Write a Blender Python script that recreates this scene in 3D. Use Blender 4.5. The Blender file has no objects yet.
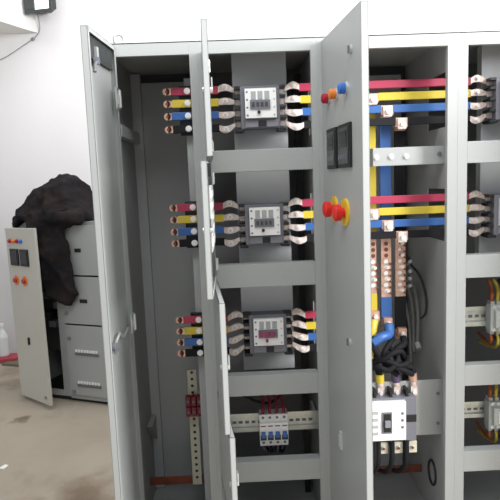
import bpy, bmesh, math, random
from mathutils import Vector, Matrix
random.seed(7)
SC = bpy.context.scene
COL = SC.collection
PI = math.pi

# ------------------------------------------------------------------ materials
def mat(name, col, rough=.5, metal=0., noise=0., nscale=8., bump=0., bscale=60., emis=None, spec=.5, col2=None):
    m = bpy.data.materials.new(name); m.use_nodes = True
    nt = m.node_tree; b = nt.nodes['Principled BSDF']
    b.inputs['Base Color'].default_value = (*col, 1)
    b.inputs['Roughness'].default_value = rough
    b.inputs['Metallic'].default_value = metal
    b.inputs['Specular IOR Level'].default_value = spec
    tc = nt.nodes.new('ShaderNodeTexCoord')
    if noise > 0:
        n = nt.nodes.new('ShaderNodeTexNoise'); n.inputs['Scale'].default_value = nscale; n.inputs['Detail'].default_value = 5
        nt.links.new(tc.outputs['Object'], n.inputs['Vector'])
        r = nt.nodes.new('ShaderNodeValToRGB'); r.color_ramp.elements[0].position = .3; r.color_ramp.elements[1].position = .7
        c2 = col2 if col2 else tuple(max(0, c*(1-noise)) for c in col)
        r.color_ramp.elements[0].color = (*c2, 1); r.color_ramp.elements[1].color = (*col, 1)
        nt.links.new(n.outputs['Fac'], r.inputs['Fac']); nt.links.new(r.outputs['Color'], b.inputs['Base Color'])
    if bump > 0:
        n = nt.nodes.new('ShaderNodeTexNoise'); n.inputs['Scale'].default_value = bscale; n.inputs['Detail'].default_value = 4
        nt.links.new(tc.outputs['Object'], n.inputs['Vector'])
        u = nt.nodes.new('ShaderNodeBump'); u.inputs['Strength'].default_value = bump; u.inputs['Distance'].default_value = .01
        nt.links.new(n.outputs['Fac'], u.inputs['Height']); nt.links.new(u.outputs['Normal'], b.inputs['Normal'])
    if emis:
        b.inputs['Emission Color'].default_value = (*emis[0], 1); b.inputs['Emission Strength'].default_value = emis[1]
    return m

M = {}
M['paint'] = mat('light_grey_powder_coat', (.40, .415, .41), .40, noise=.05, nscale=3, bump=.05, bscale=220)
M['plate'] = mat('grey_mounting_plate', (.42, .43, .44), .5, noise=.05, nscale=3)
M['inner'] = mat('grey_inner_sheet', (.36, .365, .36), .55, noise=.1, nscale=4)
M['shade_sheet'] = mat('shaded_back_sheet', (.055, .057, .06), .6)  # grey sheet with the shade of gaps and deep bays put into its colour
M['wall'] = mat('white_plaster', (.70, .69, .70), .9, noise=.05, nscale=1.3, bump=.12, bscale=14, spec=.2)
M['beampaint'] = mat('cream_white_plaster', (.80, .79, .77), .9, noise=.04, nscale=1.5, spec=.2)
M['s2back'] = mat('half_shaded_back_sheet', (.16, .16, .165), .6)  # grey lowered to stand in for shade deep in the compartments
M['white'] = mat('white_plastic', (.88, .87, .86), .4)
M['cream'] = mat('cream_plastic', (.62, .60, .47), .5)
M['lgrey'] = mat('light_grey_plastic', (.50, .52, .50), .45)
M['dgrey'] = mat('grey_plastic', (.17, .17, .20), .5)
M['mgrey'] = mat('mid_grey_plastic', (.24, .24, .27), .5)
M['black'] = mat('black_plastic', (.012, .012, .014), .45)
M['rubber'] = mat('black_cable_jacket', (.010, .010, .012), .75, spec=.25)
M['red'] = mat('red_heat_shrink', (.42, .035, .085), .4)
M['yellow'] = mat('yellow_heat_shrink', (.62, .48, .045), .4)
M['blue'] = mat('blue_heat_shrink', (.035, .12, .36), .4)
M['blk'] = mat('black_heat_shrink', (.010, .010, .013), .7, spec=.25)
M['copper'] = mat('bare_copper', (.82, .52, .40), .38, .55, noise=.3, nscale=60)
M['copperdark'] = mat('dull_copper', (.30, .09, .055), .45, .45, noise=.4, nscale=20)
M['tin'] = mat('tinned_lug_metal', (.90, .84, .80), .4, .2, noise=.45, nscale=45, col2=(.55, .40, .34))
M['steel'] = mat('zinc_plated_steel', (.72, .74, .74), .32, .7, noise=.1, nscale=40)
M['bolt'] = mat('bright_bolt_steel', (.85, .84, .82), .35, .3)
M['galv'] = mat('galvanised_rail', (.70, .73, .68), .34, .6, noise=.15, nscale=50)
M['knobred'] = mat('red_button_plastic', (.70, .02, .015), .35)
M['amber'] = mat('orange_lamp_lens', (.75, .22, .03), .3)
M['lampred'] = mat('red_lamp_lens', (.38, .01, .03), .3)
M['lampblue'] = mat('blue_lamp_lens', (.04, .16, .55), .3)
M['btnyel'] = mat('yellow_legend_plate', (.80, .55, .03), .45)
M['glassdark'] = mat('dark_display_glass', (.012, .012, .013), .18)
M['meterface'] = mat('grey_display_face', (.06, .06, .06), .3)
M['wgrey'] = mat('grey_wire_jacket', (.24, .25, .24), .5)
M['wred'] = mat('red_wire_jacket', (.22, .012, .03), .45)
M['worange'] = mat('orange_wire_jacket', (.42, .10, .02), .45)
M['wpurple'] = mat('purple_wire_jacket', (.09, .06, .13), .45)
M['cloth'] = mat('charcoal_brown_cloth', (.030, .022, .021), .95, noise=.5, nscale=5, bump=.7, bscale=28, spec=.15, col2=(.009, .010, .013))
M['floodhousing'] = mat('grey_black_cast_housing', (.03, .035, .035), .4)
M['floodglass'] = mat('lit_floodlight_glass', (.9, .95, .92), .3, emis=((.93, 1, .97), 2.2))
M['clear'] = mat('cloudy_clear_plastic', (.75, .77, .78), .25)
M['darkred'] = mat('dull_red_plastic', (.42, .05, .07), .5)
M['board'] = mat('grey_brown_board', (.17, .15, .11), .8)
M['paper'] = mat('white_paper', (.85, .84, .82), .8)
M['gasket'] = mat('dark_filter_mat', (.05, .055, .055), .8, noise=.4, nscale=40)
M['magenta'] = mat('dark_pink_sticker', (.32, .05, .13), .5)

def floor_mat():
    m = bpy.data.materials.new('dusty_concrete'); m.use_nodes = True; nt = m.node_tree
    b = nt.nodes['Principled BSDF']; b.inputs['Roughness'].default_value = .75; b.inputs['Specular IOR Level'].default_value = .3
    tc = nt.nodes.new('ShaderNodeTexCoord')
    def ramp(scale, p0, c0, p1, c1, detail=6, dist=.3):
        n = nt.nodes.new('ShaderNodeTexNoise'); n.inputs['Scale'].default_value = scale; n.inputs['Detail'].default_value = detail
        n.inputs['Distortion'].default_value = dist
        nt.links.new(tc.outputs['Object'], n.inputs['Vector'])
        r = nt.nodes.new('ShaderNodeValToRGB'); e = r.color_ramp.elements
        e[0].position = p0; e[0].color = c0; e[1].position = p1; e[1].color = c1
        nt.links.new(n.outputs['Fac'], r.inputs['Fac']); return r
    a = ramp(1.1, .3, (.33, .285, .225, 1), .7, (.43, .375, .30, 1))
    c = ramp(3.2, .28, (.62, .58, .54, 1), .46, (1, 1, 1, 1), 8, .2)
    mx = nt.nodes.new('ShaderNodeMixRGB'); mx.blend_type = 'MULTIPLY'; mx.inputs['Fac'].default_value = .7
    nt.links.new(a.outputs['Color'], mx.inputs['Color1']); nt.links.new(c.outputs['Color'], mx.inputs['Color2'])
    nt.links.new(mx.outputs['Color'], b.inputs['Base Color'])
    geo = nt.nodes.new('ShaderNodeNewGeometry'); wn = nt.nodes.new('ShaderNodeTexNoise'); wn.inputs['Scale'].default_value = 6; wn.inputs['Detail'].default_value = 6
    nt.links.new(geo.outputs['Position'], wn.inputs['Vector'])
    vm = nt.nodes.new('ShaderNodeVectorMath'); vm.operation = 'SCALE'; vm.inputs['Scale'].default_value = .35; nt.links.new(wn.outputs['Color'], vm.inputs[0])
    va = nt.nodes.new('ShaderNodeVectorMath'); va.operation = 'ADD'; nt.links.new(geo.outputs['Position'], va.inputs[0]); nt.links.new(vm.outputs[0], va.inputs[1])
    last = mx
    for (x, y, rad, c) in ((-.80, .60, .17, (.62, .54, .48, 1)), (-1.50, 1.50, .06, (.50, .47, .44, 1)), (-1.1, .45, .12, (.68, .62, .56, 1))):
        dn = nt.nodes.new('ShaderNodeVectorMath'); dn.operation = 'DISTANCE'; nt.links.new(va.outputs[0], dn.inputs[0]); dn.inputs[1].default_value = (x+.175, y+.175, .175)
        rr = nt.nodes.new('ShaderNodeMapRange'); rr.inputs['From Min'].default_value = rad*.5; rr.inputs['From Max'].default_value = rad*1.2
        rr.inputs['To Min'].default_value = 1; rr.inputs['To Max'].default_value = 0; nt.links.new(dn.outputs['Value'], rr.inputs['Value'])
        m2 = nt.nodes.new('ShaderNodeMixRGB'); m2.blend_type = 'MULTIPLY'; m2.inputs['Color2'].default_value = c
        nt.links.new(rr.outputs[0], m2.inputs['Fac']); nt.links.new(last.outputs['Color'], m2.inputs['Color1']); last = m2
    nt.links.new(last.outputs['Color'], b.inputs['Base Color'])
    n = nt.nodes.new('ShaderNodeTexNoise'); n.inputs['Scale'].default_value = 30
    nt.links.new(tc.outputs['Object'], n.inputs['Vector'])
    u = nt.nodes.new('ShaderNodeBump'); u.inputs['Strength'].default_value = .2; u.inputs['Distance'].default_value = .01
    nt.links.new(n.outputs['Fac'], u.inputs['Height']); nt.links.new(u.outputs['Normal'], b.inputs['Normal'])
    return m
M['floor'] = floor_mat()
M['offwhite'] = mat('cream_grey_powder_coat', (.56, .55, .50), .5, noise=.05, nscale=3)

# ------------------------------------------------------------------ mesh helpers
class MB:
    """collects shapes (with material slots) for ONE mesh object"""
    def __init__(s): s.bm = bmesh.new(); s.mats = []
    def mi(s, m):
        if m not in s.mats: s.mats.append(m)
        return s.mats.index(m)
    def faces(s, vs, fs, m):
        k = s.mi(m); bv = [s.bm.verts.new(v) for v in vs]
        for f in fs:
            try:
                fc = s.bm.faces.new([bv[i] for i in f]); fc.material_index = k
            except ValueError: pass
        return bv
    def box(s, x0, x1, y0, y1, z0, z1, m):
        x0, x1 = sorted((x0, x1)); y0, y1 = sorted((y0, y1)); z0, z1 = sorted((z0, z1))
        vs = [(x, y, z) for z in (z0, z1) for y in (y0, y1) for x in (x0, x1)]
        s.faces(vs, [(0,2,3,1), (4,5,7,6), (0,1,5,4), (2,6,7,3), (0,4,6,2), (1,3,7,5)], m); return s
    def prism(s, poly, y0, y1, m, axis='y'):
        """poly in (a,b) extruded along axis"""
        def P(a, b, c):
            return {'y': (a, c, b), 'x': (c, a, b), 'z': (a, b, c)}[axis]
        n = len(poly)
        vs = [P(a, b, y0) for a, b in poly] + [P(a, b, y1) for a, b in poly]
        fs = [tuple(range(n)), tuple(range(2*n-1, n-1, -1))] + [(i, i+n, (i+1) % n+n, (i+1) % n) for i in range(n)]
        s.faces(vs, fs, m); return s
    def cyl(s, p, q, r, m, n=16, r2=None):
        p = Vector(p); q = Vector(q); d = (q-p).normalized()
        a = d.orthogonal().normalized(); b = d.cross(a); r2 = r if r2 is None else r2
        vs = []
        for c, rr in ((p, r), (q, r2)):
            for i in range(n):
                t = 2*PI*i/n; vs.append(tuple(c + a*math.cos(t)*rr + b*math.sin(t)*rr))
        fs = [tuple(range(n-1, -1, -1)), tuple(range(n, 2*n))] + [(i, (i+1) % n, (i+1) % n+n, i+n) for i in range(n)]
        s.faces(vs, fs, m); return s
    def tube(s, pts, r, m, n=8, sub=5, closed=False):
        P = [Vector(p) for p in pts]; L = len(P); out = []
        for i in range(L if closed else L-1):
            g = (lambda k: P[k % L]) if closed else (lambda k: P[max(0, min(L-1, k))])
            a, b, c, d = g(i-1), g(i), g(i+1), g(i+2)
            for j in range(sub):
                t = j/sub
                out.append(.5*((2*b)+(-a+c)*t+(2*a-5*b+4*c-d)*t*t+(-a+3*b-3*c+d)*t**3))
        if not closed: out.append(P[-1])
        k = s.mi(m); rings = []; N = len(out); prev = None
        for i, c in enumerate(out):
            if closed: t = (out[(i+1) % N]-out[i-1]).normalized()
            else: t = (out[min(N-1, i+1)]-out[max(0, i-1)]).normalized()
            if prev is None: a = t.orthogonal().normalized()
            else:
                a = (prev-t*prev.dot(t))
                a = a.normalized() if a.length > 1e-6 else t.orthogonal().normalized()
            prev = a; b = t.cross(a)
            rr = r(i/(N-1)) if callable(r) else r
            rings.append([s.bm.verts.new(c+a*math.cos(2*PI*j/n)*rr+b*math.sin(2*PI*j/n)*rr) for j in range(n)])
        for i in range(N if closed else N-1):
            A = rings[i]; B = rings[(i+1) % N]
            for j in range(n):
                f = s.bm.faces.new((A[j], A[(j+1) % n], B[(j+1) % n], B[j])); f.material_index = k; f.smooth = True
        if not closed:
            for R_ in (rings[0][::-1], rings[-1]):
                f = s.bm.faces.new(R_); f.material_index = k
        return s
    def dome(s, c, ax, r, h, m, n=16, k=5):
        c = Vector(c); ax = Vector(ax).normalized(); a = ax.orthogonal().normalized(); b = ax.cross(a)
        mi = s.mi(m); prev = None
        for i in range(k):
            t = PI/2*i/k; rr = r*math.cos(t); hh = h*math.sin(t)
            ring = [s.bm.verts.new(c+ax*hh+a*math.cos(2*PI*j/n)*rr+b*math.sin(2*PI*j/n)*rr) for j in range(n)]
            if prev:
                for j in range(n):
                    f = s.bm.faces.new((prev[j], prev[(j+1) % n], ring[(j+1) % n], ring[j])); f.material_index = mi; f.smooth = True
            else:
                f = s.bm.faces.new(ring[::-1]); f.material_index = mi
            prev = ring
        top = s.bm.verts.new(c+ax*h)
        for j in range(n):
            f = s.bm.faces.new((prev[j], prev[(j+1) % n], top)); f.material_index = mi; f.smooth = True
        return s
    def obj(s, name, parent=None, org=None, bev=0., smooth=False, kind=None, label=None):
        """vertices given in world coords unless org is given as the parent's frame (None -> subtract the parent's world place)"""
        bmesh.ops.recalc_face_normals(s.bm, faces=s.bm.faces[:])
        base = Vector((0, 0, 0))
        if org is not None: base = Vector(org)
        elif parent is not None: base = WORLD[parent.name]
        else:
            xs = [v.co for v in s.bm.verts]
            base = Vector((sum(v.x for v in xs)/len(xs), sum(v.y for v in xs)/len(xs), min(v.z for v in xs)))
        bmesh.ops.translate(s.bm, verts=s.bm.verts[:], vec=-base)
        me = bpy.data.meshes.new(name); s.bm.to_mesh(me); s.bm.free()
        for m in s.mats: me.materials.append(M[m])
        if smooth:
            for p in me.polygons: p.use_smooth = True
        o = bpy.data.objects.new(name, me); COL.objects.link(o)
        if parent is not None:
            o.parent = parent; WORLD[o.name] = WORLD[parent.name]
        else:
            o.location = base; WORLD[o.name] = base
        if bev > 0:
            md = o.modifiers.new('bevel', 'BEVEL'); md.width = bev; md.segments = 2; md.limit_method = 'ANGLE'; md.angle_limit = .7
        if kind: o['kind'] = kind
        if label: o['label'] = label
        return o
WORLD = {}
def thing(name, label, cat, loc, group=None, rz=0):
    o = bpy.data.objects.new(name, None); COL.objects.link(o); o.empty_display_size = .05
    o.location = loc; o.rotation_euler = (0, 0, rz); o['label'] = label; o['category'] = cat
    if group: o['group'] = group
    WORLD[o.name] = Vector(loc); return o
def tag(o, label, cat, group=None):
    o['label'] = label; o['category'] = cat
    if group: o['group'] = group
    return o
def dup(root, loc, label, group=None):
    r = root.copy(); COL.objects.link(r); r.location = loc; r['label'] = label
    if group: r['group'] = group
    for ch in list(root.children):
        c = ch.copy(); COL.objects.link(c); c.parent = r
        for g in list(ch.children):
            d = g.copy(); COL.objects.link(d); d.parent = c
    return r
def hexa(mb, c, ax, r, h, m):
    c = Vector(c); mb.cyl(c, c+Vector(ax)*h, r, m, n=6); return mb

# ------------------------------------------------------------------ the room
MB().box(-7, 6, -5, 3.2, -.1, 0, 'floor').obj('floor', kind='structure')
MB().box(-7, 6, 3.0, 3.2, 0, 4.6, 'wall').obj('wall_back', kind='structure')
# boxed-in beam running into the upper left corner of the wall
MB().prism([(-1.664, 3.0), (-2.6, .85), (-4.2, .85), (-4.2, 3.0)], 2.845, 4.6, 'beampaint', 'z').obj('trim_1', kind='structure')

# ------------------------------------------------------------------ floodlight and its cable
fl = thing('floodlight', 'black framed floodlight glowing white, high up at the top left beside the beam', 'light', (-1.54, 2.94, 2.96))
mb = MB(); mb.prism([(-1.70, 2.86), (-1.455, 2.80), (-1.44, 2.84), (-1.52, 2.95), (-1.66, 2.97)], 2.99, 3.28, 'floodhousing', 'z')
mb.prism([(-1.63, 2.95), (-1.55, 2.93), (-1.55, 3.0), (-1.63, 3.0)], 3.08, 3.18, 'floodhousing', 'z')
mb.obj('housing', fl, bev=.004)
mb = MB()
d = Vector((.245, -.06, 0)).normalized(); n_ = Vector((-.06, -.245, 0)).normalized()
def flp(a, z, off): v = Vector((-1.70, 2.86, z)) + d*a + n_*off; return tuple(v)
def slab(mb, a0, a1, z0, z1, o0, o1, m):
    vs = [flp(a, z, o) for z in (z0, z1) for o in (o0, o1) for a in (a0, a1)]
    mb.faces(vs, [(0,2,3,1), (4,5,7,6), (0,1,5,4), (2,6,7,3), (0,4,6,2), (1,3,7,5)], m)
slab(mb, .0, .252, 2.955, 2.982, 0, .03, 'floodhousing'); slab(mb, .0, .252, 3.27, 3.30, 0, .03, 'floodhousing')
slab(mb, .0, .095, 2.982, 3.27, 0, .03, 'floodhousing'); slab(mb, .228, .252, 2.982, 3.27, 0, .03, 'floodhousing')
mb.obj('bezel', fl, bev=.003)
mb = MB(); slab(mb, .095, .228, 2.982, 3.27, 0, .012, 'floodglass'); mb.obj('glass', fl, label='glowing white front glass')
tag(MB().tube([(-1.66, 2.9, 3.05), (-1.63, 2.93, 2.97), (-1.64, 2.985, 2.88), (-1.66, 2.992, 2.84), (-1.70, 2.992, 2.80), (-1.80, 2.992, 2.74), (-1.92, 2.992, 2.67), (-2.05, 2.992, 2.61), (-2.3, 2.992, 2.5)], .004, 'mgrey', 6)
    .obj('electric_cable'), 'thin grey cable hanging from the floodlight and running down across the wall', 'cable')
tag(MB().dome((-1.705, 2.99, 2.795), (0, -1, 0), .016, .014, 'wgrey', 8, 3).obj('cable_clip'), 'small dark clip holding the thin cable against the wall below the beam corner', 'clip')

# ------------------------------------------------------------------ main switchboard: four sections
ZT = 2.001
def section(label, x0, x1, lst, rst, rails):
    """lst/rst = widths of the front stiles; rails = list of (z0,z1)"""
    t = thing('switchgear_cabinet', label, 'electrical cabinet', (x0, 0, 0), 'sections of the main switchboard')
    mb = MB()                                            # front frame with folded-back edges
    mb.box(x0, x0+lst, 0, .022, .05, ZT, 'paint'); mb.box(x1-rst, x1, 0, .022, .05, ZT, 'paint')
    for a, b in [(ZT-.045, ZT), (.05, .12)]:
        mb.box(x0+lst, x1-rst, 0, .022, a, b, 'paint')
    mb.obj('front_frame', t, bev=.0008)
    for a, b in rails:
        mb = MB(); mb.box(x0+lst, x1-rst, .001, .02, a, b, 'paint')
        mb.box(x0+lst, x1-rst, .02, .045, b-.003, b, 'paint'); mb.box(x0+lst, x1-rst, .02, .045, a, a+.003, 'paint')
        mb.obj('cross_rail', t, bev=.0015)
    MB().box(x0, x1, 0, .56, ZT-.004, ZT, 'paint').obj('roof', t)
    MB().box(x0, x1, .01, .56, 0, .05, 'mgrey').obj('plinth', t)
    MB().box(x0, x1, .022, .56, .05, .056, 'inner').obj('bottom_plate', t)
    return t

RAILS = [(1.542, 1.620), (1.118, 1.204), (.699, .780), (.351, .434)]
s1 = section('narrow leftmost section of the grey switchboard with one tall open door', -.450, -.120, .030, .028, [])
s2 = section('second section of the grey switchboard, divided by rails into compartments with small doors', -.120, .300, .022, .022, RAILS)
s3 = section('third switchboard section with coloured vertical busbars and a tall open door carrying push buttons', .300, .803, .030, .037, [])
s4 = section('rightmost section of the grey switchboard, divided into compartments, cut by the picture edge', .803, 1.330, .036, .036, RAILS)

# outer / dividing sheets
MB().box(-.450, -.447, .022, .56, .05, ZT-.004, 'inner').obj('side_panel', s1)
MB().box(-.447, -.120, .557, .56, .05, ZT-.004, 'shade_sheet').obj('back_panel', s1)
mb = MB(); mb.box(-.425, -.135, .520, .523, .10, 1.955, 'paint'); mb.box(-.425, -.417, .505, .52, .10, 1.955, 'paint'); mb.obj('mounting_sheet', s1)
mb = MB()                                                # inner posts and side braces
mb.box(-.447, -.405, .495, .517, .06, 1.99, 'plate'); mb.obj('post', s1)
MB().box(-.447, -.418, .10, .494, 1.690, 1.735, 'paint').obj('side_brace', s1, bev=.002)
mb = MB(); mb.box(-.185, -.140, .165, .170, .056, 1.905, 'plate'); mb.box(-.185, -.181, .17, .195, .056, 1.905, 'plate'); mb.box(-.144, -.140, .17, .195, .056, 1.905, 'plate')
mb.obj('insulator_channel', s1)
mb = MB(); mb.prism([(.36, .43), (.494, .43), (.494, .31)], -.446, -.425, 'inner', 'x'); mb.obj('gusset', s1)

MB().box(-.117, .3035, .557, .56, .05, ZT-.004, 's2back').obj('back_panel', s2)
def partition(t, x, holes, m='inner', y0=.022):
    mb = MB(); z = .056
    for a, b in holes:
        mb.box(x, x+.003, y0, .557, z, a, m); mb.box(x, x+.003, .26, .557, a, b, m); z = b
    mb.box(x, x+.003, y0, .557, z, ZT-.004, m); mb.obj('partition', t)
HR = [(1.25, 1.45), (1.68, 1.88)]
HL = [(.81, 1.00)] + HR
partition(s2, -.118, HL, 's2back')
MB().box(.262, .288, .400, .420, .056, 1.95, 'black').obj('cable_duct', s2, label='black upright duct')
partition(s3, .301, HL, 'inner')
MB().box(.304, .803, .557, .56, .05, ZT-.004, 'shade_sheet').obj('back_panel', s3)
mb = MB(); mb.box(.33, .748, .500, .504, .10, 1.950, 'inner'); mb.obj('mounting_sheet', s3)
partition(s3, .785, HR, 'inner')
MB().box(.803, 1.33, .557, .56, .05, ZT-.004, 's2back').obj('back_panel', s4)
MB().box(1.327, 1.33, .022, .56, .05, ZT-.004, 'inner').obj('side_panel', s4)

# component mounting plates of the compartments
for t, dx in ((s2, 0), (s4, .955)):
    for zc, z0, z1 in ((1.78, 1.60, 1.985), (1.346, 1.18, 1.56), (.917, .75, 1.135)):
        mb = MB(); mb.box(dx-.001, dx+.205, .150, .153, z0, z1, 'plate')
        mb.box(dx-.001, dx+.001, .153, .19, z0, z1, 'plate'); mb.box(dx+.203, dx+.205, .153, .19, z0, z1, 'plate')
        if not (dx and zc < 1): mb.obj('mounting_plate', t)
        else: mb.bm.free()
# bracket in section 3 (with bolts) and breaker plate
br = MB(); br.box(.515, .785, .078, .081, 1.545, 1.612, 'paint'); br.box(.515, .785, .081, .10, 1.609, 1.612, 'paint'); br.box(.515, .785, .081, .10, 1.545, 1.548, 'paint')
br.box(.515, .518, .081, .16, 1.545, 1.612, 'paint')
brk = br.obj('bracket', s3, bev=.001)
for x, z in ((.527, 1.577), (.583, 1.578), (.640, 1.578)):
    mb = MB(); mb.cyl((x, .078, z), (x, .075, z), .011, 'bolt', 16); hexa(mb, (x, .075, z), (0, -1, 0), .008, .006, 'bolt'); mb.obj('bolt', brk)
mb = MB(); hexa(mb, (.765, .078, 1.583), (0, -1, 0), .008, .007, 'dgrey'); mb.obj('bolt', brk, label='dark grey bolt')
pl = MB().box(.44, .785, .088, .091, .467, .697, 'paint').obj('breaker_plate', s3, bev=.001)
for z in (.640, .515):
    mb = MB(); hexa(mb, (.768, .088, z), (0, -1, 0), .007, .006, 'dgrey'); mb.obj('bolt', pl)
# black rubber grommet in the right side of section 3
pts = [(.781, .187+.042*math.cos(t), .248+.052*math.sin(t)) for t in [2*PI*i/14 for i in range(14)]]
MB().tube(pts, .005, 'black', 6, 3, True).obj('grommet', s3, label='black rubber ring grommet')
# eye bolt on the roof
mb = MB(); mb.cyl((-.40, .06, ZT), (-.40, .06, ZT+.012), .010, 'steel', 12)
mb.tube([(-.40+.017*math.cos(t), .06, ZT+.027+.017*math.sin(t)) for t in [2*PI*i/12 for i in range(12)]], .0058, 'steel', 8, 2, True)
mb.obj('lifting_eye', s1, label='zinc lifting eye')

# ------------------------------------------------------------------ doors
def door(parent, pivot, ang, w, z0, z1, t=.020, name='door', label=None):
    """local frame: x along the width from the hinge, y from the outer face (0) to the inner side (t)"""
    mb = MB()
    mb.box(0, w, 0, .0022, z0, z1, 'paint')
    mb.box(0, .002, 0, t, z0, z1, 'paint'); mb.box(w-.002, w, 0, t, z0, z1, 'paint')
    mb.box(0, w, 0, t, z0, z0+.002, 'paint'); mb.box(0, w, 0, t, z1-.002, z1, 'paint')
    for a, b, c, e in ((0, .014, z0, z1), (w-.014, w, z0, z1), (0, w, z0, z0+.014), (0, w, z1-.014, z1)):
        mb.box(a, b, t-.002, t, c, e, 'paint')
    o = mb.obj(name, parent, org=(0, 0, 0))
    o.location = Vector(pivot) - WORLD[parent.name]; o.rotation_euler = (0, 0, -math.radians(ang))
    if label: o['label'] = label
    return o
L0 = (0, 0, 0)
# tall door of the leftmost section
d1 = door(s1, (-.424, -.002, 0), 95.0, .275, .06, 1.988, .022, label='tall blank door seen from its inner side')
MB().box(.016, .256, .006, .012, 1.905, 1.972, 'gasket').obj('vent_filter', d1, org=L0, label='dark filter mat behind the door louvre')
mb = MB(); mb.box(.178, .196, .012, .020, 1.895, 1.945, 'steel'); mb.cyl((.20, .012, 1.90), (.20, .026, 1.90), .012, 'dgrey', 12)
mb.tube([(.195, .02, 1.90), (.225, .022, 1.885), (.235, .022, 1.86)], .006, 'dgrey', 8); mb.obj('latch', d1, org=L0)
for z in (1.81, 1.01, .25):
    mb = MB(); mb.box(.004, .040, .0225, .028, z-.036, z+.036, 'steel'); mb.cyl((.005, .028, z-.03), (.005, .028, z+.03), .006, 'steel', 10)
    mb.box(.015, .03, .028, .030, z-.02, z+.012, 'lgrey'); mb.obj('hinge', d1, org=L0, bev=.001)
mb = MB(); mb.tube([(.05, .016, 1.0), (.12, .020, .985), (.16, .02, 1.01), (.20, .016, .985), (.24, .016, .99)], .005, 'steel', 8)
mb.cyl((.235, .003, .985), (.235, .028, .985), .013, 'dgrey', 12); mb.box(.20, .245, .022, .026, .962, .972, 'dgrey'); mb.obj('lock_cam', d1, org=L0, label='metal lock rod and cam')
# tall door of section 3
d3 = door(s3, (.318, -.002, 0), 84.7, .433, .06, 1.985, .022, label='tall door with lamps, meters and buttons on its outer face')
for x, m in ((.086, 'lampred'), (.182, 'amber'), (.290, 'lampblue')):
    mb = MB(); z = 1.776
    mb.cyl((x, 0, z), (x, -.006, z), .0195, 'steel' if m != 'amber' else 'steel', 20)
    mb.cyl((x, -.006, z), (x, -.022, z), .0165, m, 20); mb.dome((x, -.022, z), (0, -1, 0), .0165, .006, m)
    o = mb.obj('indicator_lamp', d3, org=L0); o['label'] = {'lampred': 'dark red', 'amber': 'orange', 'lampblue': 'blue'}[m] + ' indicator lamp'
for x0, x1 in ((.070, .186), (.212, .340)):
    mb = MB(); z0, z1 = 1.538, 1.672
    mb.box(x0, x1, -.008, 0, z0, z1, 'black'); mb.box(x0+.012, x1-.012, -.011, -.008, z0+.012, z1-.012, 'meterface')
    mb.box(x0+.022, x1-.022, -.0125, -.011, z0+.062, z1-.022, 'glassdark')
    for k in range(4):
        xx = x0+.026+k*(x1-x0-.052)/3; mb.box(xx-.006, xx+.006, -.014, -.011, z0+.026, z0+.040, 'dgrey')
    mb.obj('panel_meter', d3, org=L0, bev=.0015)
for x, zz in ((.135, 1.403), (.262, 1.398)):
    mb = MB(); mb.cyl((x, 0, zz), (x, -.005, zz), .044, 'btnyel', 28); mb.cyl((x, -.005, zz), (x, -.020, zz), .014, 'knobred', 16)
    mb.cyl((x, -.018, zz), (x, -.033, zz), .026, 'knobred', 24, .027); mb.dome((x, -.033, zz), (0, -1, 0), .027, .010, 'knobred')
    mb.obj('stop_button', d3, org=L0, label='red mushroom stop button on a yellow disc')
for x, z, h in ((.343, 1.878, .030), (.286, .982, .026)):
    mb = MB(); mb.cyl((x, 0, z), (x, -.006, z), .012, 'steel', 16); mb.box(x-.004, x+.004, -.011, -.006, z-.011, z+.011, 'dgrey'); mb.obj('door_lock', d3, org=L0)
mb = MB(); mb.box(.165, .180, -.010, 0, .56, .625, 'lgrey'); mb.box(.169, .176, -.013, -.010, .57, .615, 'steel'); mb.obj('door_handle', d3, org=L0, bev=.001)
# compartment doors of section 2
for xa, ang, z0, z1 in ((-.104, 86.8, 1.584, 1.962), (-.106, 89.3, 1.163, 1.572), (-.104, 84.6, .737, 1.150), (-.106, 82.4, .394, .726), (-.106, 82.4, .07, .384)):
    dd = door(s2, (xa, -.002, 0), ang, .392, z0, z1, .018, label=None)
    zm = (z0+z1)/2
    for z in (z1-.05, z0+.05):
        mb = MB(); mb.box(.004, .026, .0185, .024, z-.022, z+.022, 'steel'); mb.cyl((.006, .024, z-.02), (.006, .024, z+.02), .004, 'steel', 8); mb.obj('hinge', dd, org=L0)
    mb = MB(); mb.cyl((.365, -.004, zm), (.365, .026, zm), .009, 'steel', 12); mb.box(.352, .372, .022, .026, zm-.006, zm+.035, 'steel'); mb.obj('latch', dd, org=L0)
    if abs(z1-1.572) < .01:
        mb = MB(); mb.box(.05, .36, .019, .022, 1.30, 1.50, 'lgrey')
        for k in range(5): mb.box(.07, .34, .022, .0232, 1.315+k*.037, 1.335+k*.037, 'white')
        mb.obj('info_card', dd, org=L0); MB().box(.345, .375, .018, .028, 1.525, 1.565, 'black').obj('stay_clip', dd, org=L0, label='black clip')

for z0, z1 in ((1.584, 1.962), (1.163, 1.572), (.737, 1.150), (.394, .726), (.07, .384)):  # unseen open doors, added to shade the front frames from the side light
    dd = door(s4, (1.312, -.002, 0), 90, .42, z0, z1, .018)
    dd.data.transform(Matrix.Scale(-1, 4, (0, 1, 0))); dd.data.flip_normals()

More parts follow.
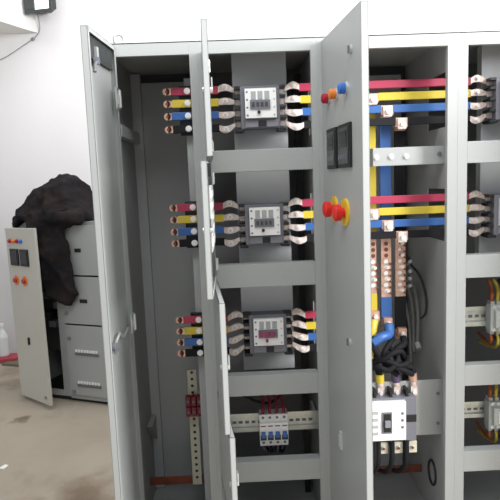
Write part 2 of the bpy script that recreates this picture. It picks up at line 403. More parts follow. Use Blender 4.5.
# ------------------------------------------------------------------ moulded case circuit breakers (terminals left and right)
def side_breaker(zc, dx=0):
    x0, x1 = .012+dx, .186+dx
    t = thing('circuit_breaker', '', 'circuit breaker', (x0, .15, zc-.08), 'four-pole breakers lying on their sides')
    mb = MB(); mb.box(x0+.014, x1-.014, .085, .15, zc-.080, zc+.074, 'dgrey')
    for k in range(5):
        z = zc+.0405*2-.0405*k-.004
        z = min(z, zc+.070)
        for a, b in ((x0-.008, x0+.024), (x1-.024, x1+.008)): mb.box(a, b, .086, .15, z-.006, z+.005, 'black')
    mb.box(x0+.03, x1-.02, .080, .09, zc-.076, zc-.050, 'mgrey'); mb.box(x0+.078, x0+.108, .076, .09, zc-.074, zc-.052, 'black')
    mb.obj('base', t, bev=.0015)
    cx0, cx1 = x0+.031, x0+.146
    mb = MB(); mb.box(cx0, cx1, .066, .085, zc-.044, zc+.062, 'white')
    for k in range(3): mb.box(cx0+.022+k*.025, cx0+.040+k*.025, .0645, .066, zc+.022, zc+.052, 'paint')
    for k in range(4): mb.cyl((cx0+.008, .066, zc+.05-k*.028), (cx0+.008, .0645, zc+.05-k*.028), .004, 'dgrey', 8); mb.cyl((cx1-.008, .066, zc+.05-k*.028), (cx1-.008, .0645, zc+.05-k*.028), .004, 'lgrey', 8)
    mb.obj('front_cover', t, bev=.002)
    mb = MB(); mb.box(cx0+.018, cx0+.092, .060, .066, zc-.012, zc+.020, 'dgrey')
    for k in range(4): mb.box(cx0+.025+k*.016, cx0+.035+k*.016, .058, .060, zc-.004, zc+.012, 'meterface')
    mb.obj('toggle_window', t); 
    MB().cyl((cx0+.050, .066, zc-.024), (cx0+.050, .058, zc-.024), .006, 'black' if zc > 1 else 'magenta', 12).obj('trip_button', t, label=None)
    for sx in (0, 1):
        for k in range(4):
            z = zc+.0648-.0405*k; x = x0+.006 if sx == 0 else x1-.006
            MB().box(x-.010, x+.010, .118, .126, z-.014, z+.010, 'tin').obj('terminal', t)
    return t
RC = [1.781, 1.346, .917]
names2 = ['top', 'second', 'third']
b0 = side_breaker(RC[0])
lab_b = ['four-pole grey breaker with white cover in the top compartment of the second section',
         'four-pole grey breaker with white cover in the second compartment of the second section',
         'four-pole breaker with pink-red marking on its white cover, third compartment down']
b0['label'] = lab_b[0]
dup(b0, (.012, .15, RC[1]-.08), lab_b[1])
b3 = side_breaker(RC[2]); b3['label'] = lab_b[2]
mb = MB()
for k in range(3): mb.box(.062+k*.022, .078+k*.022, .056, .0585, RC[2]-.007, RC[2]+.014, 'magenta')
mb.obj('warning_sticker', b3, label='dark pink sticker')
dup(b0, (.012+.955, .15, RC[0]-.08), 'four-pole breaker cut by the right picture edge, top compartment of the rightmost section')
dup(b0, (.012+.955, .15, RC[1]-.08), 'four-pole breaker cut by the right picture edge, second compartment of the rightmost section')

# ------------------------------------------------------------------ coloured busbars on the breakers
ROWZ = [[1.851, 1.806, 1.760, 1.712], [1.416, 1.370, 1.323, 1.278], [.973, .928, .882, .838]]
COLS = ['red', 'yellow', 'blue', 'blk']; CN = ['red', 'yellow', 'blue', 'black']
YB = .130
def lug(mb, xa, xb, za, zb, bow, hw=.0135):
    """flattened crimp lug from the bar end (xa,za) to the breaker terminal (xb,zb)"""
    n = 10; top = []; bot = []
    for i in range(n+1):
        t = i/n; x = xa+(xb-xa)*t; z = za+(zb-za)*(3*t*t-2*t**3)+bow*math.sin(PI*t)
        w = hw*(.72+.22*math.sin(PI*min(1, t*1.2))) * (1-.35*max(0, t-.8)/.2)
        top.append((x, z+w)); bot.append((x, z-w))
    mb.prism(top+bot[::-1], YB-.009, YB+.004, 'tin')
    xm = xa+(xb-xa)*.42; zm = za+(zb-za)*.3+bow*.9
    mb.cyl((xm, YB-.009, zm), (xm, YB-.011, zm), .010, 'bolt', 14); hexa(mb, (xm, YB-.011, zm), (0, -1, 0), .0065, .006, 'tin')
BOW = [.012, .004, -.004, -.012]
def termz(r, k): return RC[r]+.0628-.0405*k
for r in range(3):
    for k in range(4):
        z = ROWZ[r][k]; c = COLS[k]; o = (0, .002, -.002, 0)[k]
        t = thing('busbar', f'{CN[k]}-sleeved copper bar from the left side of the {names2[r]} breaker into the narrow left section', 'busbar', (-.262, YB, z-.015), 'bars leaving the breakers to the left')
        MB().box(-.232+o, -.054, YB-.006, YB+.006, z-.0145, z+.0145, c).obj('sleeve', t, bev=.002)
        mb = MB(); mb.box(-.250, -.230+o, YB-.004, YB+.004, z-.012, z+.012, 'copper'); mb.cyl((-.250, YB-.004, z), (-.250, YB+.004, z), .013, 'copper', 16)
        mb.cyl((-.249, YB-.004, z), (-.249, YB-.005, z), .006, 'copperdark', 12)
        mb.obj('copper_end', t, label='bare copper end with a hole')
        mb = MB(); mb.cyl((-.172, YB-.006, z), (-.172, YB-.009, z), .012, 'bolt', 16); hexa(mb, (-.172, YB-.009, z), (0, -1, 0), .009, .007, 'bolt'); mb.obj('bolt', t)
        mb = MB(); lug(mb, -.056, .006, z, termz(r, k), BOW[k]); mb.obj('lug', t)
JX = {1: .526, 2: .583, 3: .638}
for r in range(3):
    for k in range(4):
        z = ROWZ[r][k]; c = COLS[k]; long = r < 2; xe = .905 if long else .40
        lab = (f'{CN[k]}-sleeved busbar running right from the {names2[r]} breaker to the rightmost section' if long
               else f'short {CN[k]}-sleeved bar on the right side of the third breaker, ending behind the tall door')
        t = thing('busbar', lab, 'busbar', (.193, YB, z-.015), 'bars leaving the breakers to the right')
        j = JX.get(k) if long else None
        mb = MB()
        x0 = (.248, .252, .258, .262)[k]
        if j:
            mb.box(x0, j-.022, YB-.006, YB+.006, z-.0145, z+.0145, c); mb.box(j+.022, xe, YB-.006, YB+.006, z-.0145, z+.0145, c)
        else: mb.box(x0, xe, YB-.006, YB+.006, z-.0145, z+.0145, c)
        mb.obj('sleeve', t, bev=.002)
        mb = MB(); lug(mb, x0+.002, .194, z, termz(r, k), BOW[k]); mb.obj('lug', t)
        if long:
            mb = MB(); lug(mb, .900, .955+.006, z, termz(r, k), BOW[k]); mb.obj('lug', t)
        if j:
            mb = MB(); mb.box(j-.024, j+.024, YB-.005, YB+.005, z-.022, z+.013, 'copper'); mb.box(j-.017, j+.017, YB-.012, YB-.005, z-.030, z+.010, 'tin')
            mb.box(j-.02, j+.02, YB+.005, .176, z-.020, z+.012, 'copper'); mb.obj('copper_joint', t, bev=.0015, label='bare copper joint')
            mb = MB(); hexa(mb, (j+.002, YB-.012, z-.012), (0, -1, 0), .010, .008, 'bolt'); mb.obj('bolt', t)

for r in range(3):
    t = thing('busbar_support', f'black insulating block behind the bar bolts of the {names2[r]} row in the narrow section', 'insulator', (-.172, .14, ROWZ[r][3]-.02), 'black insulating blocks')
    mb = MB(); mb.box(-.205, -.142, .146, .164, ROWZ[r][3]-.022, ROWZ[r][0]+.022, 'black'); mb.obj('block', t, bev=.002)
    for k in range(4):
        MB().box(-.158, -.150, .119, .150, ROWZ[r][k]-.019, ROWZ[r][k]+.019, 'black').obj('rib', t, bev=.001)

# ------------------------------------------------------------------ vertical busbars of section 3
YV = .182
for nm, c, x0, x1, zt, zb, zl in (('yellow', 'yellow', .522, .551, 1.80, .930, 1.035), ('blue', 'blue', .567, .611, 1.755, .900, 1.020), ('black', 'blk', .625, .669, 1.71, .855, 1.020)):
    t = thing('vertical_busbar', f'vertical busbar with {nm} sleeves and a bare perforated copper stretch, third section', 'busbar', ((x0+x1)/2, YV, zb), 'vertical busbars of the third section')
    MB().box(x0, x1, YV-.006, YV+.006, 1.262, zt-.03, c).obj('upper_sleeve', t, bev=.002)
    lo = MB(); lo.box(x0, x1, YV-.006, YV+.006, zb+.03, zl, c); lo.obj('lower_sleeve', t, bev=.002)
    mb = MB(); mb.box(x0+.002, x1-.002, YV-.004, YV+.004, zb-.01, zt, 'copper'); bar = mb.obj('copper_bar', t)
    k = 0; z = 1.238
    mb = MB(); xm = (x0+x1)/2
    while z > zl+.015:
        mb.cyl((xm, YV-.004, z), (xm, YV-.0048, z), .0085 if nm != 'black' else .006, 'copperdark' if k < 3 else 'bolt', 12)
        if k >= 3 or nm == 'black':
            hexa(mb, (xm+(-1)**k*.006, YV-.0048, z), (0, -1, 0), .0075, .008, 'bolt')
            mb.cyl((xm+.012, YV-.008, z-.008), (xm+.019, YV-.010, z-.012), .004, 'copperdark', 8)
        z -= .024; k += 1
    mb.obj('bolt_row', bar)
    zj = zb+.02
    mb = MB(); mb.box(xm-.017, xm+.017, .150, YV-.004, zj-.022, zj+.018, 'copper'); hexa(mb, (xm, .150, zj-.004), (0, -1, 0), .010, .010, 'bolt'); mb.obj('cable_joint', t, bev=.001)

# red busbar hidden mostly by the door is not visible; cables from the joints down to the lower breaker
cab = [('yellow', [(.526, .140, .935), (.515, .125, .90), (.500, .115, .84), (.505, .10, .79), (.53, .09, .745), (.536, .085, .70)], 'yellow', 'yellow'),
       ('blue', [(.587, .138, .915), (.578, .110, .885), (.545, .090, .880), (.505, .085, .86), (.56, .075, .77), (.595, .08, .735), (.600, .085, .70)], 'blue', 'wpurple'),
       ('black', [(.644, .138, .862), (.640, .115, .84), (.60, .090, .82), (.615, .075, .77), (.662, .084, .752), (.667, .085, .70)], 'blk', 'copper')]
for nm, pts, c, c2 in cab:
    t = thing('power_cable', f'thick black cable bending down from the {nm} busbar to the large breaker', 'cable', pts[-1], 'cables feeding the large breaker')
    MB().tube(pts, .0135, 'rubber', 10, 6).obj('jacket', t)
    if c != 'blk': MB().tube([tuple(Vector(p)+Vector((0, -.001, 0))) for p in pts[:4]], .0195, c, 10, 6).obj('sleeve', t, label=f'{c} sleeve')
    e = Vector(pts[-1])
    MB().cyl(e+Vector((-.002, .001, .030)), e+Vector((.001, -.001, -.004)), .0175, c2, 14, .0155).obj('boot', t, label={'yellow': 'yellow', 'wpurple': 'dark violet', 'copper': 'copper coloured'}[c2]+' boot')
    mb = MB(); mb.cyl(e+Vector((0, 0, 0)), e+Vector((.002, -.002, -.028)), .0115, 'tin', 12); mb.box(e.x-.012, e.x+.014, .072, .080, .642, .678, 'tin'); hexa(mb, (e.x+.001, .072, .657), (0, -1, 0), .008, .006, 'bolt'); mb.obj('lug', t)
for i, (pts, lab) in enumerate([
    ([(.505, .12, .80), (.53, .07, .80), (.57, .05, .79), (.60, .05, .775), (.635, .06, .78), (.65, .10, .79)], 'black cable looping crosswise over the tops of the feeder cables'),
    ([(.495, .11, .74), (.52, .06, .77), (.56, .045, .76), (.60, .06, .80), (.58, .10, .83)], 'black cable coiled at the left above the large breaker'),
    ([(.60, .13, .86), (.575, .09, .85), (.55, .07, .82), (.565, .06, .78), (.62, .05, .755), (.66, .07, .73)], 'black cable dropping from under the blue cable to the rightmost lug'),
    ([(.50, .11, .77), (.54, .055, .80), (.585, .05, .83), (.62, .07, .82), (.635, .11, .77), (.64, .14, .72)], 'black cable arching highest over the large breaker')]):
    tag(MB().tube(pts, .011, 'rubber', 10, 6).obj('cable'), lab, 'cable')
tag(MB().tube([(.525, .13, .84), (.50, .12, .80), (.49, .11, .74), (.495, .10, .70)], .014, 'yellow', 10, 6).obj('cable'), 'yellow cable beside the tall door edge, left of the black cables', 'cable')

# ------------------------------------------------------------------ large breaker at the bottom of section 3
t = thing('circuit_breaker', 'large upright breaker with white cover and grey right side, bottom of third section', 'circuit breaker', (.56, .088, .45))
mb = MB(); mb.box(.455, .665, .035, .088, .474, .650, 'dgrey')
for x in (.455, .505, .568, .632): mb.box(x-.004, x+.006, .045, .088, .445, .680, 'black')
mb.box(.618, .665, .033, .036, .550, .580, 'black'); mb.obj('base', t, bev=.0015)
mb = MB(); mb.box(.462, .618, .016, .035, .487, .642, 'white')
for k in range(4): mb.box(.475, .510, .0152, .016, .510+k*.028, .523+k*.028, 'paint')
for k in range(3): mb.cyl((.604, .016, .595-k*.028), (.604, .0145, .595-k*.028), .006, 'dgrey', 10)
mb.obj('front_cover', t, bev=.002)
mb = MB(); mb.box(.524, .563, .011, .016, .517, .603, 'dgrey'); mb.box(.529, .558, .010, .012, .523, .597, 'black'); mb.obj('toggle_window', t, bev=.001)
MB().box(.533, .554, .000, .011, .545, .572, 'mgrey').obj('toggle', t, bev=.002)
for x in (.482, .538, .597, .653):
    mb = MB(); mb.box(x-.019, x+.019, .050, .080, .414, .462, 'cream'); mb.cyl((x, .050, .438), (x, .046, .438), .009, 'steel', 12); hexa(mb, (x, .046, .438), (0, -1, 0), .006, .004, 'copperdark'); mb.obj('terminal', t, bev=.002)
for x, lab in ((.497, 'leftmost'), (.513, 'second from left'), (.568, 'third from left'), (.625, 'rightmost')):
    tag(MB().tube([(x+.003, .045, .475), (x+.002, .040, .42), (x, .045, .375), (x+.003, .09, .33), (x+.01, .19, .26), (x+.01, .285, .215)], .0105, 'rubber', 8, 5).obj('cable'),
        f'black cable below the large breaker, {lab} of the four', 'cable', 'cables below the large breaker')
# ------------------------------------------------------------------ earth busbar and strip
tag(MB().box(-.437, .775, .300, .306, .186, .222, 'copperdark').obj('earth_busbar', bev=.001), 'long dull copper bar running low across the back of the sections', 'busbar')
t = thing('terminal_strip', 'pale perforated upright strip with small holes in the narrow left section', 'terminal strip', (-.227, .29, .2))
mb = MB(); mb.box(-.247, -.207, .290, .294, .186, .710, 'cream')
for k in range(17): mb.cyl((-.227, .290, .22+k*.030), (-.227, .289, .22+k*.030), .0065, 'black', 10)
mb.obj('strip', t, bev=.001)
t = thing('terminal_block', 'dark red terminal cluster fixed across the pale perforated strip', 'terminal block', (-.222, .27, .51))
for a in range(3):
    for b in range(2):
        mb = MB(); x = -.256+a*.024; z = .515+b*.046; mb.box(x, x+.021, .255, .289, z, z+.042, 'wred'); mb.cyl((x+.0105, .255, z+.021), (x+.0105, .251, z+.021), .007, 'dgrey', 10); mb.obj('terminal', t, bev=.002)

# grey control cables in section 3
for i, pts in enumerate([
    [(.69, .19, 1.16), (.70, .32, 1.10), (.74, .36, 1.06), (.765, .36, 1.0), (.772, .34, .90), (.765, .33, .76)],
    [(.69, .19, 1.12), (.70, .33, 1.07), (.73, .37, 1.03), (.755, .38, .96), (.765, .38, .86), (.76, .36, .72)],
    [(.69, .19, 1.09), (.70, .34, 1.02), (.72, .40, .98), (.74, .41, .92), (.755, .40, .82), (.755, .38, .66)],
    [(.69, .19, 1.18), (.72, .30, 1.14), (.76, .28, 1.08), (.775, .25, 1.0), (.770, .24, .93), (.76, .27, .90)],
    [(.69, .19, 1.06), (.69, .38, .98), (.70, .44, .90), (.72, .45, .80), (.73, .45, .60)]]):
    tag(MB().tube(pts, .0075 if i != 3 else .005, 'wgrey' if i != 3 else 'black', 8, 6).obj('control_cable'),
        ['grey control cable arching to the right wall, front one of the bundle', 'grey control cable arching down, second of the bundle behind the front one', 'grey control cable arching down in the middle of the bundle',
         'thin black cable looping out in front of the grey control cables', 'grey control cable hanging furthest back beside the black busbar'][i], 'cable', 'control cables beside the vertical busbars')
tag(MB().cyl((.764, .325, .775), (.764, .305, .755), .012, 'lgrey', 10).obj('cable_gland'), 'small pale gland at the lower end of the grey control cables', 'gland')

# ------------------------------------------------------------------ DIN rails
def din(x0, x1, y, z0, z1, label):
    mb = MB(); h = z1-z0
    mb.box(x0, x1, y+.008, y+.009, z0+.22*h, z1-.22*h, 'galv')
    for a, b in ((z0, z0+.24*h), (z1-.24*h, z1)): mb.box(x0, x1, y, y+.001, a, b, 'galv')
    mb.box(x0, x1, y, y+.009, z0+.23*h, z0+.25*h, 'galv'); mb.box(x0, x1, y, y+.009, z1-.25*h, z1-.23*h, 'galv')
    x = x0+.012
    while x < x1-.02: mb.box(x, x+.016, y+.0068, y+.008, z0+.43*h, z0+.57*h, 'dgrey'); x += .026
    for x in (x0+.004, x1-.016): mb.box(x, x+.012, y+.009, .30, z0+.3*h, z1-.3*h, 'galv')
    return tag(mb.obj('mounting_rail'), label, 'mounting rail', 'mounting rails')
din(-.095, .297, .140, .490, .568, 'bright slotted rail behind the small red-wired breakers in the second section')
din(.840, 1.29, .120, .898, .978, 'bright slotted rail in the third compartment of the rightmost section')
din(.840, 1.29, .120, .515, .583, 'bright slotted rail in the fourth compartment of the rightmost section')

# ------------------------------------------------------------------ four-pole miniature breaker, section 2
t = thing('miniature_circuit_breaker', 'small white four-pole breaker with blue-black toggles on the rail in the fourth compartment', 'circuit breaker', (.108, .10, .452))
for k in range(4):
    x0 = .052+k*.0283
    mb = MB(); mb.box(x0, x0+.0277, .085, .139, .455, .585, 'white'); mb.box(x0, x0+.0277, .070, .085, .485, .555, 'white')
    mb.cyl((x0+.014, .085, .572), (x0+.014, .0845, .572), .006, 'dgrey', 10); mb.cyl((x0+.014, .085, .468), (x0+.014, .0845, .468), .006, 'dgrey', 10)
    mb.box(x0+.004, x0+.024, .0693, .070, .541, .546, 'wred')
    p = mb.obj('pole', t, bev=.0015)
    mb = MB(); mb.box(x0+.002, x0+.0257, .066, .070, .486, .506, 'black'); mb.box(x0+.005, x0+.022, .056, .068, .500, .522, 'blue' if k < 4 else 'black'); mb.obj('toggle', p, bev=.001)
for k in range(4):
    x = .066+k*.0283; s = (k-1.5)
    tag(MB().tube([(x, .10, .583), (x, .088, .605), (x-s*.002, .10, .622), (x-s*.003, .14, .632), (x-s*.004, .22, .636), (x-.01, .30, .64)], .0065, 'wred', 8, 5).obj('wire'),
        f'red wire into the top of the small four-pole breaker, pole {["one at the left end","two","three","four at the right end"][k]}', 'wire', 'red wires above the small breaker')
    tag(MB().tube([(x, .10, .457), (x, .090, .442), (x+s*-.006, .095, .425), (x-s*.012, .14, .41), (x, .24, .40)], .0058, 'rubber' if k % 2 else 'wpurple', 8, 5).obj('wire'),
        f'dark wire from the bottom of the small four-pole breaker, pole {["one at the left end","two","three","four at the right end"][k]}', 'wire', 'dark wires below the small breaker')
tag(MB().tube([(-.09, .16, .665), (.0, .15, .64), (.04, .13, .625), (.10, .12, .62), (.16, .16, .64), (.27, .20, .66)], .006, 'rubber', 8, 5).obj('wire'), 'black wire drooping across the top of the fourth compartment', 'wire')

# ------------------------------------------------------------------ terminal blocks / contactors in section 4
def contactor(x0, z0, z1, label):
    t = thing('contactor', label, 'contactor', (x0+.05, .12, z0), 'contactors in the rightmost section')
    h = z1-z0
    mb = MB(); mb.box(x0, x0+.10, .075, .119, z0+.10*h, z1-.10*h, 'lgrey'); mb.box(x0+.012, x0+.088, .055, .075, z0+.25*h, z1-.25*h, 'lgrey')
    for k in range(4):
        for a, b in ((z0, z0+.12*h), (z1-.12*h, z1)): mb.box(x0+.004+k*.024, x0+.020+k*.024, .085, .119, a, b, 'lgrey')
    mb.obj('body', t, bev=.002)
    MB().box(x0+.030, x0+.070, .050, .055, z0+.32*h, z1-.32*h, 'white').obj('front_cover', t, bev=.001)
    for k in range(4):
        x = x0+.012+k*.024
        mb = MB(); mb.cyl((x, .075, z1-.16*h), (x, .072, z1-.16*h), .007, 'steel', 10); mb.cyl((x, .075, z0+.16*h), (x, .072, z0+.16*h), .007, 'steel', 10); mb.obj('terminal_screw', t)
    mb = MB(); mb.prism([(x0+.034, z0+.36*h), (x0+.052, z0+.36*h), (x0+.043, z0+.50*h)], .048, .050, 'blue'); mb.obj('marking', t, label='small blue triangle')
    return t
contactor(.970, .872, 1.005, 'pale grey contactor on the rail in the third compartment at the right picture edge')
contactor(.970, .471, .612, 'pale grey contactor on the rail in the fourth compartment at the right picture edge')
for row, (z0, z1, nm) in enumerate(((.872, 1.005, 'third'), (.471, .612, 'fourth'))):
    for k, (c, cn) in enumerate((('worange', 'orange'), ('yellow', 'yellow'), ('rubber', 'black'), ('wred', 'red'))):
        x = .982+k*.024
        tag(MB().tube([(x, .10, z1-.006), (x-.003, .088, z1+.025), (x+.002+.003*k, .105, z1+.040), (x+.02, .15, z1+.050), (x+.05, .24, z1+.052)], .0068, c, 8, 5).obj('wire'),
            f'{cn} wire into the top of the contactor in the {nm} compartment, right edge', 'wire', 'wires on the contactors')
        tag(MB().tube([(x, .10, z0+.006), (x-.002, .088, z0-.02), (x+.003+.003*k, .11, z0-.04), (x+.015, .18, z0-.05), (x+.03, .28, z0-.05)] if k != 1 else
                      [(x, .10, z0+.006), (x+.002, .09, z0-.02), (x+.004, .10, z0-.05), (x+.01, .16, z0-.075), (x, .26, z0-.08)], .0062, ['worange', 'yellow', 'wpurple', 'wpurple'][k], 8, 5).obj('wire'),
            f'{["orange","yellow","first dark violet","second dark violet"][k]} wire under the contactor in the {nm} compartment at the right edge', 'wire', 'wires on the contactors')

# ------------------------------------------------------------------ distant cabinet with open door and cloth
A = math.radians(-21.5)
ORG = Vector((-.956, 1.683, 0))
bc = thing('distribution_cabinet', 'low grey cabinet in the left background, partly open and covered by a dark cloth', 'electrical cabinet', ORG, rz=A)
H = 1.275
def lobj(mb, name, parent=bc, **k): return mb.obj(name, parent, org=L0, **k)
mb = MB()
for a, b in ((-.70, -.675), (-.365, -.305), (.14, .165)): mb.box(a, b, 0, .02, .03, H, 'paint')
mb.box(-.675, -.365, 0, .02, .03, .07, 'paint'); mb.box(-.675, -.365, 0, .02, H-.04, H, 'paint')
mb.box(-.305, .14, 0, .02, .02, .05, 'paint'); mb.box(-.305, .14, .004, .02, H-.02, H, 'paint'); lobj(mb, 'front_frame', bev=.002)
mb = MB(); mb.box(-.70, -.697, .02, .45, .03, H, 'paint'); lobj(mb, 'side_panel')
mb = MB(); mb.box(.162, .165, .02, .45, .03, H, 'paint'); lobj(mb, 'side_panel')
mb = MB(); mb.box(-.345, -.342, .02, .45, .05, H, 'shade_sheet'); lobj(mb, 'partition')
lobj(MB().box(-.70, .165, .447, .45, .03, H, 'shade_sheet'), 'back_panel')
lobj(MB().box(-.70, .165, 0, .45, H, H+.004, 'paint'), 'roof')
lobj(MB().box(-.70, .165, .01, .45, 0, .03, 'black'), 'plinth')
for z0, z1, typ in ((.915, 1.255, 1), (.571, .903, 2), (.055, .559, 3)):
    dd = lobj(MB().box(-.300, .138, -.016, .0, z0, z1, 'paint'), 'door', bev=.002)
    if typ == 3:
        for zz in (.352, .124):
            mb = MB(); mb.box(-.228, -.032, -.022, -.016, zz-.004, zz+.016, 'dgrey')
            for k in range(8): mb.box(-.223+k*.0237, -.207+k*.0237, -.022, -.016, zz+.018, zz+.036, 'white'); mb.box(-.217+k*.0237, -.211+k*.0237, -.027, -.022, zz+.000, zz+.012, 'board')
            mb.obj('breaker_row', dd, org=L0)
        for x, z in ((-.268, .466), (-.262, .08)): MB().cyl((x, -.016, z), (x, -.028, z), .014, 'mgrey', 14).obj('lock', dd, org=L0)
    else:
        zz = 1.085 if typ == 1 else .735
        MB().box(-.165 if typ == 1 else -.155, -.115 if typ == 1 else -.095, -.020, -.016, zz-.013, zz+.013, 'black').obj('name_plate', dd, org=L0, label='small black plate')
        MB().cyl((-.275, -.016, zz-.09), (-.275, -.028, zz-.09), .014, 'mgrey', 14).obj('lock', dd, org=L0)
# things inside the open bay
mb = MB()
for i in range(9):
    x = -.60+random.random()*.2; z = .50+i*.07
    mb.box(x, x+.05+.05*random.random(), .10, .16, z, z+.045, random.choice(['dgrey', 'mgrey', 'black', 'inner']))
mb.box(-.66, -.38, .18, .183, .30, 1.2, 'shade_sheet'); lobj(mb, 'mounted_gear')
# the bay's open door
hw = Vector((-1.630, 1.890, 0)); ew = Vector((-1.330, 1.630, 0)); dv = ew-hw; wd = dv.length; dang = math.atan2(dv.y, dv.x)
od = MB(); od.box(0, wd, 0, .018, .024, 1.245, 'offwhite')
od = od.obj('door', bc, org=L0, bev=.003, label='open door with lamps, meters and buttons on its face')
R_ = Matrix.Rotation(-A, 4, 'Z'); od.location = R_ @ (hw-ORG); od.rotation_euler = (0, -.016, dang-A)
for x, m in ((.065, 'lampred'), (.115, 'amber'), (.165, 'lampred'), (.215, 'lampblue')):
    mb = MB(); mb.cyl((x, 0, 1.155), (x, -.012, 1.155), .0135, m, 14); mb.dome((x, -.012, 1.155), (0, -1, 0), .0135, .008, m, 14, 3); mb.obj('indicator_lamp', od, org=L0)
for x0, x1 in ((.055, .165), (.190, .295)):
    mb = MB(); mb.box(x0, x1, -.010, 0, .985, 1.10, 'black'); mb.box(x0+.012, x1-.012, -.012, -.010, 1.0, 1.088, 'glassdark'); mb.obj('panel_meter', od, org=L0, bev=.001)
for x in (.100, .215):
    mb = MB(); mb.cyl((x, 0, .880), (x, -.004, .880), .034, 'amber', 18); mb.cyl((x, -.004, .880), (x, -.02, .880), .015, 'darkred', 16, .017); mb.obj('stop_button', od, org=L0)
mb = MB(); mb.box(.188, .200, -.012, 0, .43, .48, 'black'); mb.obj('door_handle', od, org=L0)
MB().cyl((.345, 0, .075), (.345, -.008, .075), .011, 'mgrey', 12).obj('lock', od, org=L0)

# crumpled cloth: closed lumpy shell with its own volume, hung over the cabinet's top front edge
def cloth():
    dvec = Vector((math.cos(A), math.sin(A), 0)); nv = Vector((-dvec.y, dvec.x, 0))   # nv points back
    rows = [  # z, left, right (along the cabinet front), centre depth (behind the front plane), half depth
        (1.592, -.300, -.270, .13, .03), (1.575, -.385, -.225, .12, .08), (1.545, -.440, -.185, .115, .12), (1.51, -.495, -.160, .11, .15), (1.470, -.540, -.135, .105, .17),
        (1.430, -.575, -.115, .10, .18), (1.390, -.615, -.097, .10, .185), (1.35, -.655, -.078, .095, .185), (1.325, -.700, -.070, .09, .18), (1.300, -.720, -.072, .085, .17), (1.275, -.70, -.090, .085, .15)]
    drape = [(1.36, -.60, -.100, -.020, .060), (1.31, -.60, -.075, -.040, .058), (1.265, -.52, -.080, -.052, .052), (1.235, -.50, -.19, -.058, .048), (1.12, -.50, -.175, -.060, .046), (1.02, -.52, -.150, -.062, .046), (.93, -.49, -.142, -.064, .046),
             (.86, -.455, -.140, -.062, .042), (.80, -.42, -.150, -.060, .038), (.755, -.38, -.17, -.058, .032), (.725, -.34, -.22, -.055, .020)]
    roll = [(1.345, -.26, -.10, -.085, .030), (1.325, -.32, -.072, -.09, .040), (1.295, -.36, -.066, -.09, .042), (1.27, -.34, -.085, -.085, .030), (1.255, -.28, -.13, -.08, .016)]
    bm = bmesh.new(); n = 44
    import mathutils
    def ring(z, l, r, cy, hd, amp):
        out = []
        for i in range(n):
            t = 2*PI*i/n; ca, sa = math.cos(t), math.sin(t)
            cx = (l+r)/2; hx = (r-l)/2
            x = cx+hx*math.copysign(abs(ca)**.85, ca); y = cy+hd*math.copysign(abs(sa)**.85, sa)
            p = Vector((x, y, z))
            nz = mathutils.noise.fractal(Vector((x*7, y*7, z*7+3)), .8, 2., 4)
            fold = math.sin(x*30-z*34+4.0*mathutils.noise.noise(Vector((x*4, 0, z*5))))*.5
            amp2 = amp*(.6*nz+.5*fold)
            p += Vector((ca*.3, sa, 0))*amp2 + Vector((0, 0, .4*amp*nz))
            hem = max(0, min(1, (1.36-z)/.08))*(1 if amp > .03 else 0)
            p.z += hem*(.030*math.sin(x*13+1.2)+.018*math.sin(x*31)-.005)*(1 if sa < .2 else .0)
            w = ORG+dvec*p.x+nv*p.y; w.z = p.z; out.append(bm.verts.new(w))
        return out
    def loft(rr, amp):
        rings = [ring(*q, amp) for q in rr]
        for a, b in zip(rings, rings[1:]):
            for i in range(n): bm.faces.new((a[i], a[(i+1) % n], b[(i+1) % n], b[i]))
        bm.faces.new(rings[0][::-1]); bm.faces.new(rings[-1])
    def dense(rr, k=3):
        o = []
        for a, b in zip(rr, rr[1:]):
            for j in range(k): o.append(tuple(a[i]+(b[i]-a[i])*j/k for i in range(5)))
        return o+[rr[-1]]
    loft(dense(rows), .036); loft(dense(drape), .022); loft(dense(roll), .010)
    mb = MB(); mb.bm = bm; mb.mi('cloth')
    o = mb.obj('cloth', smooth=True)
    md = o.modifiers.new('remesh', 'REMESH'); md.mode = 'VOXEL'; md.voxel_size = .011; md.use_smooth_shade = True
    sm = o.modifiers.new('smooth', 'SMOOTH'); sm.factor = .5; sm.iterations = 4
    for nm, ty, sc, st in (('folds', 'MUSGRAVE', .17, .030), ('creases', 'CLOUDS', .05, .020)):
        tx = bpy.data.textures.new(nm, ty); tx.noise_scale = sc
        if ty == 'MUSGRAVE': tx.musgrave_type = 'RIDGED_MULTIFRACTAL'; tx.octaves = 2
        dm = o.modifiers.new(nm, 'DISPLACE'); dm.texture = tx; dm.strength = st; dm.mid_level = .6; dm.texture_coords = 'LOCAL'
    return tag(o, 'crumpled dark brown cloth piled on the distant low cabinet and hanging down its front', 'cloth')
cloth()

# ------------------------------------------------------------------ clutter on the floor at the far left
t = thing('plastic_bottle', 'cloudy clear bottle standing by the wall at the left picture edge', 'bottle', (-2.13, 2.80, 0))
mb = MB(); pr_ = [(0, .04), (.01, .045), (.17, .045), (.21, .03), (.24, .015), (.27, .015)]
for (z0, r0), (z1, r1) in zip(pr_, pr_[1:]): mb.cyl((-2.13, 2.80, z0+.046), (-2.13, 2.80, z1+.046), r0, 'clear', 16, r1)
mb.obj('bottle_body', t); MB().cyl((-2.13, 2.80, .315), (-2.13, 2.80, .338), .018, 'white', 14).obj('cap', t)
tag(MB().prism([(-2.36, 2.72), (-2.0, 2.72), (-1.98, 2.88), (-2.36, 2.88)], 0, .045, 'darkred', 'z').obj('plastic_crate', bev=.01), 'dull red low crate by the wall at the left picture edge', 'crate')
mb = MB(); mb.prism([(-2.10, 2.66), (-1.92, 2.60), (-1.90, 2.80), (-1.96, 2.84)], .001, .02, 'board', 'z')
tag(mb.obj('board_offcut'), 'grey-brown offcut lying on the floor left of the low cabinet', 'offcut')
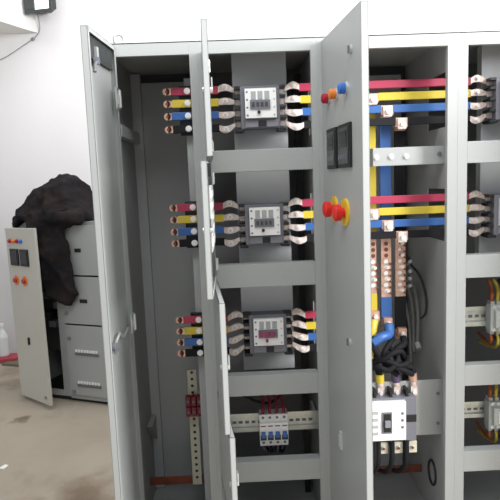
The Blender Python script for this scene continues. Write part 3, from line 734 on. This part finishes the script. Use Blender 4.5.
mb = MB(); mb.prism([(-1.36, .86), (-1.33, .85), (-1.315, .885), (-1.34, .90)], .001, .008, 'paper', 'z')
tag(mb.obj('paper_scrap'), 'tiny white scrap lying on the concrete at the lower left', 'scrap')

# ------------------------------------------------------------------ camera
p, y, r = [math.radians(v) for v in (7.2, 1.12, -2.21)]
f = Vector((math.sin(y)*math.cos(p), math.cos(y)*math.cos(p), -math.sin(p)))
rt = f.cross(Vector((0, 0, 1))).normalized(); up = rt.cross(f)
r2 = rt*math.cos(r)+up*math.sin(r); u2 = -rt*math.sin(r)+up*math.cos(r)
cd = bpy.data.cameras.new('camera'); cam = bpy.data.objects.new('camera', cd); COL.objects.link(cam)
mw = Matrix((r2, u2, -f)).transposed().to_4x4(); mw.translation = Vector((0, -2, 1.51)); cam.matrix_world = mw
cd.sensor_width = 36; cd.sensor_fit = 'HORIZONTAL'; cd.lens = 36*550/500; cd.clip_start = .05
SC.camera = cam

# ------------------------------------------------------------------ light
w = bpy.data.worlds.new('world'); SC.world = w; w.use_nodes = True
bg = w.node_tree.nodes['Background']; bg.inputs[0].default_value = (.93, .96, 1, 1); bg.inputs[1].default_value = .54
def area(name, loc, tgt, sx, sy, power, col=(1, 1, 1)):
    l = bpy.data.lights.new(name, 'AREA'); l.shape = 'RECTANGLE'; l.size = sx; l.size_y = sy; l.energy = power; l.color = col
    o = bpy.data.objects.new(name, l); COL.objects.link(o); o.location = loc
    o.rotation_euler = (Vector(tgt)-Vector(loc)).to_track_quat('-Z', 'Y').to_euler(); return o
area('side_window_light', (3.9, -2.6, 2.7), (.3, .3, 1.5), 2.0, 2.0, 420, (1, .99, .985))
area('hall_light', (-.8, 1.2, 5.2), (-.5, 3, 1.8), 6, 1.5, 150, (1, .995, .99))
area('roof_light', (.7, -1.25, 3.3), (.7, .3, 1.2), 4.5, .9, 74, (.98, 1, 1))
SC.view_settings.view_transform = 'Standard'; SC.view_settings.look = 'None'; SC.view_settings.gamma = 1
SC.view_settings.use_curve_mapping = False; SC.view_settings.exposure = 0.0
